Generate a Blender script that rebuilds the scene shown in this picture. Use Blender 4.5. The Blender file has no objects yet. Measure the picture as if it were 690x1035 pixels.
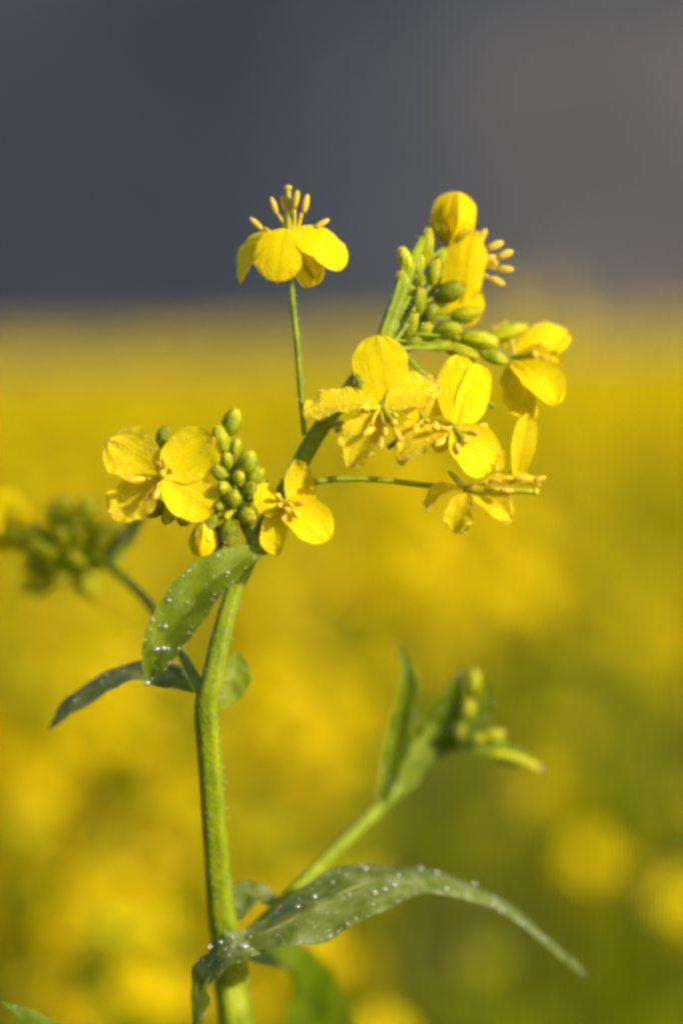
import bpy, math, random
import numpy as np
from mathutils import Vector, Matrix, Quaternion, noise

# ------------------------------------------------------------------ camera, light, exposure
scene = bpy.context.scene
COL = scene.collection
FPX = 2875.0                       # focal length in photo pixels (100 mm on a 36 mm tall frame, 1035 px)
DIST = 0.43125                     # metres from the lens to the sharp plane
S = DIST / FPX                     # metres per photo pixel in the sharp plane
PITCH = math.radians(3.24)
CAM = Vector((0.0, -DIST, 1.0))
FWD = Vector((0, math.cos(PITCH), -math.sin(PITCH)))
UP = Vector((0, math.sin(PITCH), math.cos(PITCH)))
RT = Vector((1, 0, 0))

cd = bpy.data.cameras.new('camera')
cam = bpy.data.objects.new('camera', cd)
COL.objects.link(cam)
cam.location = CAM
cam.rotation_euler = (math.radians(90) - PITCH, 0, 0)
cd.lens = 100
cd.sensor_width = 36
cd.sensor_fit = 'AUTO'
cd.clip_start = 0.02
cd.clip_end = 4000
cd.dof.use_dof = True
cd.dof.focus_distance = DIST + 0.001
cd.dof.aperture_fstop = 5.2
cd.dof.aperture_blades = 0
scene.camera = cam

SUN_AZ = math.radians(126)         # clockwise from +Y (the view direction): from the right, a little behind the camera
SUN_EL = math.radians(27)
w = bpy.data.worlds.new('World')
scene.world = w
w.use_nodes = True
nt = w.node_tree
nt.nodes.clear()
sky = nt.nodes.new('ShaderNodeTexSky')
sky.sky_type = 'NISHITA'
sky.sun_disc = False
sky.sun_elevation = SUN_EL
sky.sun_rotation = SUN_AZ
sky.dust_density = 2.0
bg = nt.nodes.new('ShaderNodeBackground')
bg.inputs['Strength'].default_value = 0.13
wo = nt.nodes.new('ShaderNodeOutputWorld')
nt.links.new(sky.outputs[0], bg.inputs[0])
nt.links.new(bg.outputs[0], wo.inputs[0])
sd = bpy.data.lights.new('sun', 'SUN')
sd.energy = 4.6
sd.angle = math.radians(2.5)       # a hazy morning sun
sd.color = (1.0, 0.93, 0.72)
sun = bpy.data.objects.new('sun', sd)
COL.objects.link(sun)
sdir = Vector((math.sin(SUN_AZ) * math.cos(SUN_EL), math.cos(SUN_AZ) * math.cos(SUN_EL), math.sin(SUN_EL)))
sun.rotation_euler = sdir.to_track_quat('Z', 'Y').to_euler()
sun.location = sdir * 5
scene.view_settings.view_transform = 'Standard'
scene.view_settings.look = 'None'
scene.view_settings.gamma = 1
scene.view_settings.exposure = 0.36
scene.cycles.max_bounces = 8
scene.cycles.transmission_bounces = 6
scene.cycles.sample_clamp_indirect = 4
scene.cycles.pixel_filter_type = 'BLACKMAN_HARRIS'
scene.cycles.filter_width = 3.5
scene.cycles.use_denoising = True

RND = random.Random(7)


def V(px, py, z=0.0):
    """The world point that the photo shows at pixel (px, py), z photo-pixels behind the sharp plane."""
    if z < 120 and px > 390 and py < 400:      # the head leans away from the lens
        z += 75 * min(1, (px - 390) / 50) * min(1, (400 - py) / 50)
    d = DIST + z * S
    return CAM + FWD * d + RT * ((px - 345.0) / FPX * d) - UP * ((py - 517.5) / FPX * d)


def N(x, y, t):
    """A direction: right, up, towards the camera."""
    return (RT * x + UP * y - FWD * t).normalized()


# ------------------------------------------------------------------ materials
def mat(name):
    m = bpy.data.materials.new(name)
    m.use_nodes = True
    t = m.node_tree
    t.nodes.clear()
    return m, t, t.nodes.new('ShaderNodeOutputMaterial')


def nd(t, kind, **kw):
    n = t.nodes.new(kind)
    for k, v in kw.items():
        if k.startswith('i_'):
            n.inputs[k[2:].replace('_', ' ')].default_value = v
        else:
            setattr(n, k, v)
    return n


def ramp(t, fac, stops):
    r = t.nodes.new('ShaderNodeValToRGB')
    el = r.color_ramp.elements
    el[0].position, el[0].color = stops[0][0], (*stops[0][1], 1)
    el[1].position, el[1].color = stops[1][0], (*stops[1][1], 1)
    for p, c in stops[2:]:
        e = el.new(p)
        e.color = (*c, 1)
    t.links.new(fac, r.inputs[0])
    return r.outputs[0]


def sheet_material(name, stops, scale, trans, rough, bump=0.3, bscale=3000, vein=0.0, tcol=None, spec=0.4, objvar=0.0, tipc=None):
    """Thin plant tissue: a coloured face that also lets light through."""
    m, t, out = mat(name)
    tc = nd(t, 'ShaderNodeTexCoord')
    geo = nd(t, 'ShaderNodeNewGeometry')
    nz = nd(t, 'ShaderNodeTexNoise', i_Scale=scale, i_Detail=4.0)
    t.links.new(geo.outputs['Position'], nz.inputs['Vector'])
    col = ramp(t, nz.outputs[0], stops)
    if tipc:                                       # sepal tips ripen to yellow
        sx = nd(t, 'ShaderNodeSeparateXYZ')
        t.links.new(tc.outputs['UV'], sx.inputs[0])
        tr_ = nd(t, 'ShaderNodeMapRange')
        tr_.inputs[1].default_value = 0.62
        tr_.inputs[2].default_value = 1.0
        tr_.inputs[4].default_value = 0.85
        t.links.new(sx.outputs[1], tr_.inputs[0])
        sm = nd(t, 'ShaderNodeMapRange')           # pale seams between the sepals
        sm.inputs[1].default_value = 0.0
        sm.inputs[2].default_value = 0.22
        sm.inputs[3].default_value = 0.75
        sm.inputs[4].default_value = 0.0
        t.links.new(sx.outputs[0], sm.inputs[0])
        mxx = nd(t, 'ShaderNodeMath', operation='MAXIMUM')
        t.links.new(sm.outputs[0], mxx.inputs[0])
        t.links.new(tr_.outputs[0], mxx.inputs[1])
        tm = nd(t, 'ShaderNodeMixRGB')
        tm.inputs[2].default_value = (*tipc, 1)
        t.links.new(mxx.outputs[0], tm.inputs[0])
        t.links.new(col, tm.inputs[1])
        col = tm.outputs[0]
    if objvar:
        oi = nd(t, 'ShaderNodeObjectInfo')
        hv = nd(t, 'ShaderNodeHueSaturation')
        mr = nd(t, 'ShaderNodeMapRange')
        mr.inputs[3].default_value = 1 - objvar
        mr.inputs[4].default_value = 1 + objvar
        t.links.new(oi.outputs['Random'], mr.inputs[0])
        t.links.new(mr.outputs[0], hv.inputs['Value'])
        t.links.new(col, hv.inputs['Color'])
        col = hv.outputs[0]
    p = nd(t, 'ShaderNodeBsdfPrincipled', i_Roughness=rough)
    p.inputs['Specular IOR Level'].default_value = spec
    tr = nd(t, 'ShaderNodeBsdfTranslucent')
    t.links.new(col, p.inputs['Base Color'])
    if tcol:
        mx = nd(t, 'ShaderNodeMixRGB', blend_type='MULTIPLY')
        mx.inputs[0].default_value = 1
        mx.inputs[2].default_value = (*tcol, 1)
        t.links.new(col, mx.inputs[1])
        t.links.new(mx.outputs[0], tr.inputs[0])
    else:
        t.links.new(col, tr.inputs[0])
    ms = nd(t, 'ShaderNodeMixShader')
    ms.inputs[0].default_value = trans
    t.links.new(p.outputs[0], ms.inputs[1])
    t.links.new(tr.outputs[0], ms.inputs[2])
    t.links.new(ms.outputs[0], out.inputs[0])
    if bump:
        b1 = nd(t, 'ShaderNodeTexNoise', i_Scale=bscale, i_Detail=3.0)
        t.links.new(geo.outputs['Position'], b1.inputs['Vector'])
        h = b1.outputs[0]
        if vein:
            mpv = nd(t, 'ShaderNodeMapping')
            mpv.inputs['Scale'].default_value = (vein * 5, vein * 0.55, 1)
            t.links.new(tc.outputs['UV'], mpv.inputs['Vector'])
            wv = nd(t, 'ShaderNodeTexNoise', i_Scale=1.0, i_Detail=3.0, i_Distortion=0.6)
            t.links.new(mpv.outputs[0], wv.inputs['Vector'])
            mv = nd(t, 'ShaderNodeMapRange')
            mv.inputs[1].default_value = 0.3
            mv.inputs[2].default_value = 0.7
            mv.inputs[3].default_value = 0.92
            mv.inputs[4].default_value = 1.06
            t.links.new(wv.outputs[0], mv.inputs[0])
            vm = nd(t, 'ShaderNodeMixRGB', blend_type='MULTIPLY')
            vm.inputs[0].default_value = 1
            t.links.new(col, vm.inputs[1])
            t.links.new(mv.outputs[0], vm.inputs[2])
            t.links.new(vm.outputs[0], p.inputs['Base Color'])
            if not tcol:
                t.links.new(vm.outputs[0], tr.inputs[0])
            ad = nd(t, 'ShaderNodeMath', operation='MULTIPLY_ADD')
            t.links.new(wv.outputs[0], ad.inputs[0])
            ad.inputs[1].default_value = 1.2
            t.links.new(h, ad.inputs[2])
            h = ad.outputs[0]
        b = nd(t, 'ShaderNodeBump', i_Strength=bump, i_Distance=0.0003)
        t.links.new(h, b.inputs['Height'])
        t.links.new(b.outputs[0], p.inputs['Normal'])
        t.links.new(b.outputs[0], tr.inputs['Normal'])
    return m


M = {}
M['petal'] = sheet_material('petal_yellow', [(0.3, (0.88, 0.65, 0.002)), (0.7, (0.93, 0.73, 0.003))], 900, 0.42, 0.6, 0.3, 3500, 5.0, spec=0.08)
M['old_petal'] = sheet_material('petal_deep_yellow', [(0.3, (0.87, 0.62, 0.002)), (0.7, (0.93, 0.71, 0.003))], 700, 0.48, 0.55, 0.5, 3000, 5.0, spec=0.1)
M['anther'] = sheet_material('anther', [(0.3, (0.82, 0.50, 0.02)), (0.7, (0.90, 0.66, 0.06))], 2500, 0.2, 0.7, 0.6, 6000)
M['filament'] = sheet_material('filament', [(0.3, (0.70, 0.55, 0.01)), (0.7, (0.80, 0.62, 0.02))], 900, 0.35, 0.5, 0)
M['pistil'] = sheet_material('pistil', [(0.3, (0.38, 0.40, 0.012)), (0.7, (0.5, 0.48, 0.02))], 900, 0.25, 0.5, 0)
M['sepal'] = sheet_material('sepal', [(0.3, (0.42, 0.40, 0.01)), (0.7, (0.60, 0.50, 0.012))], 700, 0.4, 0.5, 0.3)
M['bud'] = sheet_material('bud_green', [(0.32, (0.15, 0.20, 0.001)), (0.62, (0.33, 0.38, 0.002))], 700, 0.2, 0.45, 0.8, 2500, objvar=0.3, spec=0.25, tipc=(0.5, 0.43, 0.004))
M['bud_light'] = sheet_material('bud_light_green', [(0.3, (0.36, 0.41, 0.002)), (0.62, (0.58, 0.58, 0.003))], 600, 0.28, 0.45, 0.7, 2500, objvar=0.2, spec=0.25, tipc=(0.66, 0.54, 0.004))
M['stem'] = sheet_material('stem_green', [(0.35, (0.16, 0.215, 0.002)), (0.65, (0.28, 0.33, 0.004))], 260, 0.14, 0.5, 0.8, 1200, spec=0.22)
M['leaf'] = sheet_material('leaf_waxy', [(0.32, (0.09, 0.14, 0.002)), (0.55, (0.15, 0.21, 0.003)), (0.75, (0.20, 0.26, 0.03))], 170, 0.45, 0.5, 0.5, 1400, 3.0, tcol=(1.6, 1.6, 0.3), spec=0.2)
M['leaf_bright'] = sheet_material('leaf_bright', [(0.35, (0.16, 0.22, 0.003)), (0.6, (0.26, 0.32, 0.01)), (0.8, (0.33, 0.37, 0.10))], 260, 0.48, 0.45, 0.5, 2200, 3.0, tcol=(1.6, 1.5, 0.2), spec=0.25)
M['leaf_dewy'] = sheet_material('leaf_dew_bloom', [(0.33, (0.10, 0.14, 0.006)), (0.55, (0.19, 0.225, 0.04)), (0.75, (0.30, 0.325, 0.17))], 330, 0.38, 0.4, 0.7, 2200, 3.0, tcol=(1.4, 1.45, 0.2), spec=0.35)
M['hair'] = sheet_material('pale_hair', [(0.3, (0.55, 0.55, 0.42)), (0.7, (0.7, 0.7, 0.6))], 300, 0.5, 0.4, 0)
M['midrib'] = sheet_material('leaf_midrib', [(0.3, (0.16, 0.17, 0.03)), (0.7, (0.24, 0.25, 0.08))], 300, 0.2, 0.5, 0.3, spec=0.2)
M['field_petal'] = sheet_material('field_petal', [(0.35, (0.84, 0.58, 0.002)), (0.65, (0.92, 0.68, 0.002))], 9, 0.45, 0.8, 0, spec=0.02)
M['field_green'] = sheet_material('field_green', [(0.35, (0.17, 0.22, 0.001)), (0.65, (0.30, 0.32, 0.002))], 6, 0.45, 0.6, 0, spec=0.05)
M['field_leaf'] = sheet_material('field_leaf', [(0.3, (0.15, 0.18, 0.001)), (0.6, (0.28, 0.29, 0.002)), (0.8, (0.31, 0.33, 0.04))], 14, 0.48, 0.6, 0, tcol=(1.6, 1.55, 0.2), spec=0.06)

m, t, out = mat('water')
p = nd(t, 'ShaderNodeBsdfPrincipled', i_Roughness=0.05, i_IOR=1.33)
p.inputs['Base Color'].default_value = (1, 1, 1, 1)
p.inputs['Transmission Weight'].default_value = 1.0
t.links.new(p.outputs[0], out.inputs[0])
M['water'] = m

# fine beads: clear, with a bright glint; the tinted scattered part paints in light refracted through them
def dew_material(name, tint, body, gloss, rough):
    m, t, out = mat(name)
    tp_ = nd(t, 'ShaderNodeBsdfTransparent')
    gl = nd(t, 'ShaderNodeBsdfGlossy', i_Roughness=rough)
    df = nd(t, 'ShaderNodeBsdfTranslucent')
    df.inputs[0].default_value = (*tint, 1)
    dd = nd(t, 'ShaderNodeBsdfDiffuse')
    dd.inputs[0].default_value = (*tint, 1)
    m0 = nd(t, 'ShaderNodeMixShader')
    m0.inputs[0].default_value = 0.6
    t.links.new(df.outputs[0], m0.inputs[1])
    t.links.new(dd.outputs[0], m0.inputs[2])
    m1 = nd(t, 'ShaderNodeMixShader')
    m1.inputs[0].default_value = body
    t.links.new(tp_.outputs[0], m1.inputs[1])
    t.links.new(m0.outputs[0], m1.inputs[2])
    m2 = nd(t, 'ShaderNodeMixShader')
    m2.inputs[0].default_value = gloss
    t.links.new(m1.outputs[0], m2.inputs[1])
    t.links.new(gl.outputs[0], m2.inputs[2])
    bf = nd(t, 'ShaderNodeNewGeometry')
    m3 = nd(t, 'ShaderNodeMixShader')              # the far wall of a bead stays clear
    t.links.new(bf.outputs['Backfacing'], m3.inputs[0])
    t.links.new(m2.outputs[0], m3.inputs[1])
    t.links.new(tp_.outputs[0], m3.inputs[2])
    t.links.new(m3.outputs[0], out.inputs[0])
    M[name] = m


dew_material('petal_dew', (1.0, 0.86, 0.10), 0.34, 0.09, 0.2)  # yellow tint paints in petal light refracted by clear water
dew_material('fine_dew', (1.0, 0.98, 0.8), 0.17, 0.18, 0.15)
dew_material('big_dew', (1.0, 0.92, 0.65), 0.12, 0.50, 0.11)

m, t, out = mat('soil')
g = nd(t, 'ShaderNodeNewGeometry')
n1 = nd(t, 'ShaderNodeTexNoise', i_Scale=3.0, i_Detail=8.0)
t.links.new(g.outputs['Position'], n1.inputs['Vector'])
c = ramp(t, n1.outputs[0], [(0.35, (0.05, 0.045, 0.02)), (0.5, (0.09, 0.075, 0.035)), (0.65, (0.06, 0.09, 0.02))])
p = nd(t, 'ShaderNodeBsdfPrincipled', i_Roughness=0.95)
t.links.new(c, p.inputs['Base Color'])
b = nd(t, 'ShaderNodeBump', i_Strength=0.6, i_Distance=0.03)
t.links.new(n1.outputs[0], b.inputs['Height'])
t.links.new(b.outputs[0], p.inputs['Normal'])
t.links.new(p.outputs[0], out.inputs[0])
M['soil'] = m

m, t, out = mat('hillside')
g = nd(t, 'ShaderNodeNewGeometry')
mp = nd(t, 'ShaderNodeMapping')
mp.inputs['Scale'].default_value = (1.0, 0.12, 1.1)
mp.inputs['Location'].default_value = (77.0, 0, 40.0)
t.links.new(g.outputs['Position'], mp.inputs['Vector'])
n1 = nd(t, 'ShaderNodeTexNoise', i_Scale=0.02, i_Detail=4.0, i_Roughness=0.5)
t.links.new(mp.outputs[0], n1.inputs['Vector'])
c = ramp(t, n1.outputs[0], [(0.34, (0.030, 0.036, 0.048)), (0.5, (0.052, 0.056, 0.066)), (0.66, (0.13, 0.108, 0.100))])
n2 = nd(t, 'ShaderNodeTexNoise', i_Scale=0.15, i_Detail=6.0)
t.links.new(g.outputs['Position'], n2.inputs['Vector'])
p = nd(t, 'ShaderNodeBsdfPrincipled', i_Roughness=0.95)
p.inputs['Specular IOR Level'].default_value = 0.1
t.links.new(c, p.inputs['Base Color'])
b = nd(t, 'ShaderNodeBump', i_Strength=0.7, i_Distance=3.0)
t.links.new(n2.outputs[0], b.inputs['Height'])
t.links.new(b.outputs[0], p.inputs['Normal'])
t.links.new(p.outputs[0], out.inputs[0])
M['hill'] = m


# ------------------------------------------------------------------ mesh helpers
class MB:
    """Collects pieces and links them as ONE mesh object."""
    def __init__(self):
        self.v, self.f, self.m, self.uv = [], [], [], []

    def add(self, vs, fs, mi=0, uvs=None):
        o = len(self.v)
        self.v.extend([tuple(p) for p in vs])
        self.uv.extend(uvs if uvs is not None else [(0.5, 0.5)] * len(vs))
        for f in fs:
            self.f.append(tuple(i + o for i in f))
            self.m.append(mi)
        return self

    def mesh(self, name, mats):
        me = bpy.data.meshes.new(name)
        me.from_pydata(self.v, [], self.f)
        for m_ in mats:
            me.materials.append(m_)
        me.polygons.foreach_set('material_index', self.m)
        me.polygons.foreach_set('use_smooth', [True] * len(self.f))
        ul = me.uv_layers.new(name='uv')
        idx = np.empty(len(me.loops), dtype=np.int32)
        me.loops.foreach_get('vertex_index', idx)
        ul.data.foreach_set('uv', np.array(self.uv, dtype=np.float32)[idx].ravel())
        me.update()
        return me

    def build(self, name, mats, parent=None):
        return link(name, self.mesh(name, mats if isinstance(mats, list) else [mats]), parent)


def link(name, data, parent=None):
    o = bpy.data.objects.new(name, data)
    COL.objects.link(o)
    if parent is not None:
        o.parent = parent
        o.matrix_parent_inverse = world_of(parent).inverted()
    return o


def world_of(o):
    mloc = Matrix.LocRotScale(o.location, o.rotation_euler, o.scale)
    if o.parent is not None:
        return world_of(o.parent) @ o.matrix_parent_inverse @ mloc
    return mloc


def spline(pts, n):
    """Catmull-Rom through rows of numbers (numpy array k x c)."""
    P = np.array(pts, dtype=float)
    P = np.vstack([2 * P[0] - P[1], P, 2 * P[-1] - P[-2]])
    k = len(P) - 3
    out_ = []
    for i in range(n + 1):
        u = i / n * k
        j = min(int(u), k - 1)
        u -= j
        a, b_, c_, d = P[j], P[j + 1], P[j + 2], P[j + 3]
        out_.append(0.5 * ((2 * b_) + (-a + c_) * u + (2 * a - 5 * b_ + 4 * c_ - d) * u * u + (-a + 3 * b_ - 3 * c_ + d) * u ** 3))
    return np.array(out_)


def tube(mb, pts, radii, mi=0, seg=8, n=None, ridge=0.0, cap=True):
    """A tapered tube through world points."""
    rows = [(*p, r) for p, r in zip(pts, radii)]
    q = spline(rows, n or max(4, 4 * (len(rows) - 1))) if len(rows) > 1 else np.array(rows)
    c = q[:, :3]
    tg = np.gradient(c, axis=0)
    tg /= np.linalg.norm(tg, axis=1)[:, None] + 1e-12
    ref = np.array((0.3, -0.9, 0.2))
    vs, uvs = [], []
    for i in range(len(c)):
        a = np.cross(tg[i], ref)
        if np.linalg.norm(a) < 1e-3:
            a = np.cross(tg[i], (1, 0, 0))
        a /= np.linalg.norm(a)
        b_ = np.cross(tg[i], a)
        for k in range(seg):
            th = 2 * math.pi * k / seg
            r = max(q[i, 3], 1e-5) * (1 + ridge * math.cos(5 * th))
            vs.append(c[i] + r * (a * math.cos(th) + b_ * math.sin(th)))
            uvs.append((k / seg, i / len(c)))
    fs = [(i * seg + k, i * seg + (k + 1) % seg, (i + 1) * seg + (k + 1) % seg, (i + 1) * seg + k)
          for i in range(len(c) - 1) for k in range(seg)]
    if cap:
        fs.append(tuple(range(seg))[::-1])
        fs.append(tuple((len(c) - 1) * seg + k for k in range(seg)))
    mb.add(vs, fs, mi, uvs)
    return mb


def petal_geo(base, tip, width, nrm, bend=0.12, cup=0.25, seed=0, nt=13, nv=10, claw=0.16, notch=0.04, wob=0.03, pw=1.2, frill=0.0):
    base, tip = Vector(base), Vector(tip)
    ax = tip - base
    L = ax.length
    ax.normalize()
    n = Vector(nrm)
    n = (n - ax * n.dot(ax)).normalized()
    s = ax.cross(n)
    rr = random.Random(seed * 31 + 5)
    ph = [rr.uniform(0, 6.28) for _ in range(6)]
    vs, uvs = [], []
    for i in range(nt + 1):
        t_ = math.sin(i / nt * math.pi / 2) ** 0.9
        sp = t_ ** pw
        prof = max(0.0, 1 - abs(2 * sp - 1) ** 2.3) ** 0.5
        prof = max(prof, claw * (1 - t_) ** 0.5) if t_ < 0.6 else prof
        for j in range(nv + 1):
            v_ = -1 + 2 * j / nv
            edge = 1 + 0.035 * math.sin(5 * v_ + 4 * t_ + ph[0]) + (0.03 + frill) * math.sin(11 * t_ + ph[1]) * abs(v_) + frill * 0.8 * math.sin(23 * t_ + ph[2])
            hw = width / 2 * prof * edge
            tt = t_ * (1 - notch * math.exp(-(v_ / 0.3) ** 2) * t_ ** 6)
            off = bend * L * 4 * t_ * (1 - t_) + cup * hw * v_ * v_
            off += wob * L * t_ * (math.sin(3.1 * v_ + 2.3 * t_ + ph[2]) * 0.6 + math.sin(6.5 * v_ * t_ + ph[3]) * 0.4 + 0.5 * v_ * math.sin(9 * t_ + ph[4]))
            off += frill * L * abs(v_) ** 2 * t_ * (math.sin(19 * t_ + 3 * v_ + ph[5]) + 0.7 * math.sin(33 * t_ + ph[0]))
            off += frill * L * t_ ** 4 * 0.8 * math.sin(9 * v_ + ph[1])
            off -= 0.018 * L * math.exp(-(v_ / 0.12) ** 2) * (1 - t_)
            vs.append(base + ax * (L * tt) + s * (hw * v_) + n * off)
            uvs.append((v_ * 0.5 + 0.5, t_))
    W = nv + 1
    fs = [(i * W + j, i * W + j + 1, (i + 1) * W + j + 1, (i + 1) * W + j) for i in range(nt) for j in range(nv)]
    return vs, fs, uvs


def ellip(mb, c, d, L, r, mi=0, seg=10, rings=7, lobes=0.06, sharp=1.0, twist=0.0):
    """A bud-like ovoid centred on c, long axis d."""
    d = Vector(d).normalized()
    a = d.orthogonal().normalized()
    b_ = d.cross(a)
    c = Vector(c)
    vs, uvs = [], []
    for i in range(rings + 1):
        th = math.pi * i / rings
        h = -math.cos(th) * L / 2
        rr_ = r * math.sin(th) ** (0.85 if i < rings / 2 else sharp)
        for k in range(seg):
            ph = 2 * math.pi * k / seg
            q = max(rr_, 1e-5) * (1 + lobes * math.cos(4 * ph + twist))
            vs.append(c + d * h + a * (q * math.cos(ph)) + b_ * (q * math.sin(ph)))
            uvs.append((0.5 + 0.5 * math.cos(4 * ph + twist), i / rings))
    fs = [(i * seg + k, i * seg + (k + 1) % seg, (i + 1) * seg + (k + 1) % seg, (i + 1) * seg + k)
          for i in range(rings) for k in range(seg)]
    mb.add(vs, fs, mi, uvs)
    return mb


def leaf_geo(rows, tooth=0.0, fold=0.25, wave=0.05, seed=0, n=34, nv=12):
    """rows: (world point, full width, normal). A blade with a fold along its midrib, waves and shallow teeth."""
    q = spline([(*p, w_, *nn) for p, w_, nn in rows], n)
    c = q[:, :3]
    tg = np.gradient(c, axis=0)
    tg /= np.linalg.norm(tg, axis=1)[:, None] + 1e-12
    rr = random.Random(seed)
    ph = [rr.uniform(0, 6.28) for _ in range(6)]
    vs, uvs = [], []
    for i in range(n + 1):
        nn = q[i, 4:7]
        nn = nn - tg[i] * np.dot(nn, tg[i])
        nn /= np.linalg.norm(nn) + 1e-12
        s = np.cross(tg[i], nn)
        u = i / n
        hw0 = max(q[i, 3], 0.00001) / 2
        for j in range(nv + 1):
            v_ = -1 + 2 * j / nv
            side = 0 if v_ < 0 else 1
            tri = abs(((u * 9 + side * 0.37 + ph[5]) % 1) - 0.5) * 2
            hw = hw0 * (1 + tooth * (tri - 0.5) * abs(v_) ** 3)
            off = fold * hw0 * abs(v_) ** 1.15
            off += wave * hw0 * abs(v_) * (math.sin(17 * u + ph[side]) + 0.6 * math.sin(31 * u + ph[2 + side]))
            off += 0.04 * hw0 * math.sin(26 * u + 5 * abs(v_) + ph[4])
            vs.append(c[i] + s * hw * v_ + nn * off)
            uvs.append((v_ * 0.5 + 0.5, u))
    W = nv + 1
    fs = [(i * W + j, i * W + j + 1, (i + 1) * W + j + 1, (i + 1) * W + j) for i in range(n) for j in range(nv)]
    return vs, fs, uvs, c, q


# dew: each bead is a small sphere half sunk in what it wets
def ico(sub):
    import bmesh
    bm = bmesh.new()
    bmesh.ops.create_icosphere(bm, subdivisions=sub, radius=1)
    bm.verts.ensure_lookup_table()
    vs = np.array([v.co[:] for v in bm.verts])
    fs = [[v.index for v in f.verts] for f in bm.faces]
    bm.free()
    return vs, np.array(fs)


ICO1, ICO2 = ico(1), ico(2)


def dew_mesh(name, spots, parent, sub=1, mt='fine_dew'):
    """spots: list of (centre, radius); joined into one mesh."""
    if not spots:
        return None
    iv, if_ = ICO1 if sub == 1 else ICO2
    C_ = np.array([tuple(s_[0]) for s_ in spots])
    R_ = np.array([s_[1] for s_ in spots])
    vs = (C_[:, None, :] + iv[None] * R_[:, None, None]).reshape(-1, 3)
    fs = (if_[None] + (np.arange(len(spots)) * len(iv))[:, None, None]).reshape(-1, 3)
    me = bpy.data.meshes.new(name)
    me.from_pydata(vs.tolist(), [], fs.tolist())
    me.materials.append(M[mt])
    me.polygons.foreach_set('use_smooth', [True] * len(fs))
    me.update()
    o = link(name, me, parent)
    o['kind'] = 'stuff'
    return o


def scatter(vs, fs, uvs, count, rmin, rmax, rng, edge=0.0, side=None, mn=None):
    """Random bead positions on a surface; edge > 0 favours the rim."""
    tri = []
    for f in fs:
        a, b_, c_ = Vector(vs[f[0]]), Vector(vs[f[1]]), Vector(vs[f[2]])
        nn = (b_ - a).cross(c_ - a)
        tri.append((f, nn.length))
    tot = [x[1] for x in tri]
    out_ = []
    picks = rng.choices(range(len(tri)), weights=tot, k=count * 3)
    for k in picks:
        f = tri[k][0]
        w_ = [rng.random() for _ in f]
        sw = sum(w_)
        p = Vector((0, 0, 0))
        uu = vv = 0
        for q, i in zip(w_, f):
            p += Vector(vs[i]) * (q / sw)
            uu += uvs[i][0] * q / sw
            vv += uvs[i][1] * q / sw
        rim = max(abs(uu * 2 - 1), vv ** 2)
        if rng.random() > (1 - edge) + edge * rim ** 4:
            continue
        a, b_, c_ = Vector(vs[f[0]]), Vector(vs[f[1]]), Vector(vs[f[2]])
        nn = (b_ - a).cross(c_ - a)
        if nn.length < 1e-14:
            continue
        nn.normalize()
        if nn.dot(-FWD) < 0:
            nn = -nn
        r = rmin + (rmax - rmin) * rng.random() ** 5
        out_.append((p + nn * r * 0.45, r))
        if len(out_) >= count:
            break
    return out_


def hairs(vs, fs, count, parent, lmin=3.0, lmax=7.0, n_up=0.35):
    """Fine pale hairs standing off a stem: one joined mesh of thin three-sided spikes."""
    mb = MB()
    faces = [f for f in fs if len(f) == 4]
    for _ in range(count):
        f = RND.choice(faces)
        a, b_, c_, d_ = (Vector(vs[i]) for i in f)
        p = a.lerp(b_, RND.random()).lerp(d_.lerp(c_, RND.random()), RND.random())
        n = (b_ - a).cross(c_ - a)
        if n.length < 1e-14:
            continue
        n.normalize()
        ctr_dir = n if RND.random() < 2 else -n
        d = (ctr_dir + Vector((RND.uniform(-.4, .4), RND.uniform(-.4, .4), RND.uniform(-.5, .2)))).normalized()
        L = RND.uniform(lmin, lmax) * S
        u = d.orthogonal().normalized() * S * 0.38
        w_ = d.cross(u.normalized()) * S * 0.38
        mb.add([p - d * S + u, p - d * S - u * .5 + w_ * .87, p - d * S - u * .5 - w_ * .87, p + d * L], [(0, 1, 3), (1, 2, 3), (2, 0, 3)])
    if mb.v:
        o = mb.build('fine_hairs', M['hair'], parent)
        o['kind'] = 'stuff'


# ------------------------------------------------------------------ the setting
def sheet(name, x0, x1, y0, y1, nx, ny, hf, m_):
    xs, ys = np.linspace(x0, x1, nx), np.linspace(y0, y1, ny)
    vs = [(x, y, hf(x, y)) for y in ys for x in xs]
    fs = [(j * nx + i, j * nx + i + 1, (j + 1) * nx + i + 1, (j + 1) * nx + i) for j in range(ny - 1) for i in range(nx - 1)]
    o = MB().add(vs, fs).build(name, m_)
    o['kind'] = 'structure'
    return o


sheet('ground', -600, 600, -60, 700, 120, 80, lambda x, y: -0.002 + 0.045 * max(-40, min(40, x)) * max(0, min(1, (y - 4) / 12)), M['soil'])


def hill_h(x, y):
    u = max(0.0, (y - 105) / 330)
    r = noise.fractal(Vector((x * 0.006, y * 0.006, 3.1)), 1.0, 2.0, 4)
    base = 105 * (u ** 1.1) / (1 + 0.35 * u ** 2)
    return 0.045 * max(-40, min(40, x)) + base * (1 + 0.25 * r) + 4 * r * min(1, u * 3) - 0.6 * (1 - min(1, u * 40))


sheet('hills', -420, 420, 104, 900, 110, 110, hill_h, M['hill'])

# ------------------------------------------------------------------ the sharp mustard plant
plant = link('mustard_plant', None)
plant['label'] = 'sharp dewy mustard plant in front of the blurred field, flowers rising above the horizon'
plant['category'] = 'plant'
base_pt = V(250, 1035, 150)
plant.location = (base_pt.x + 0.012, base_pt.y + 0.02, 0)

SPX = lambda r: r * S


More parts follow.
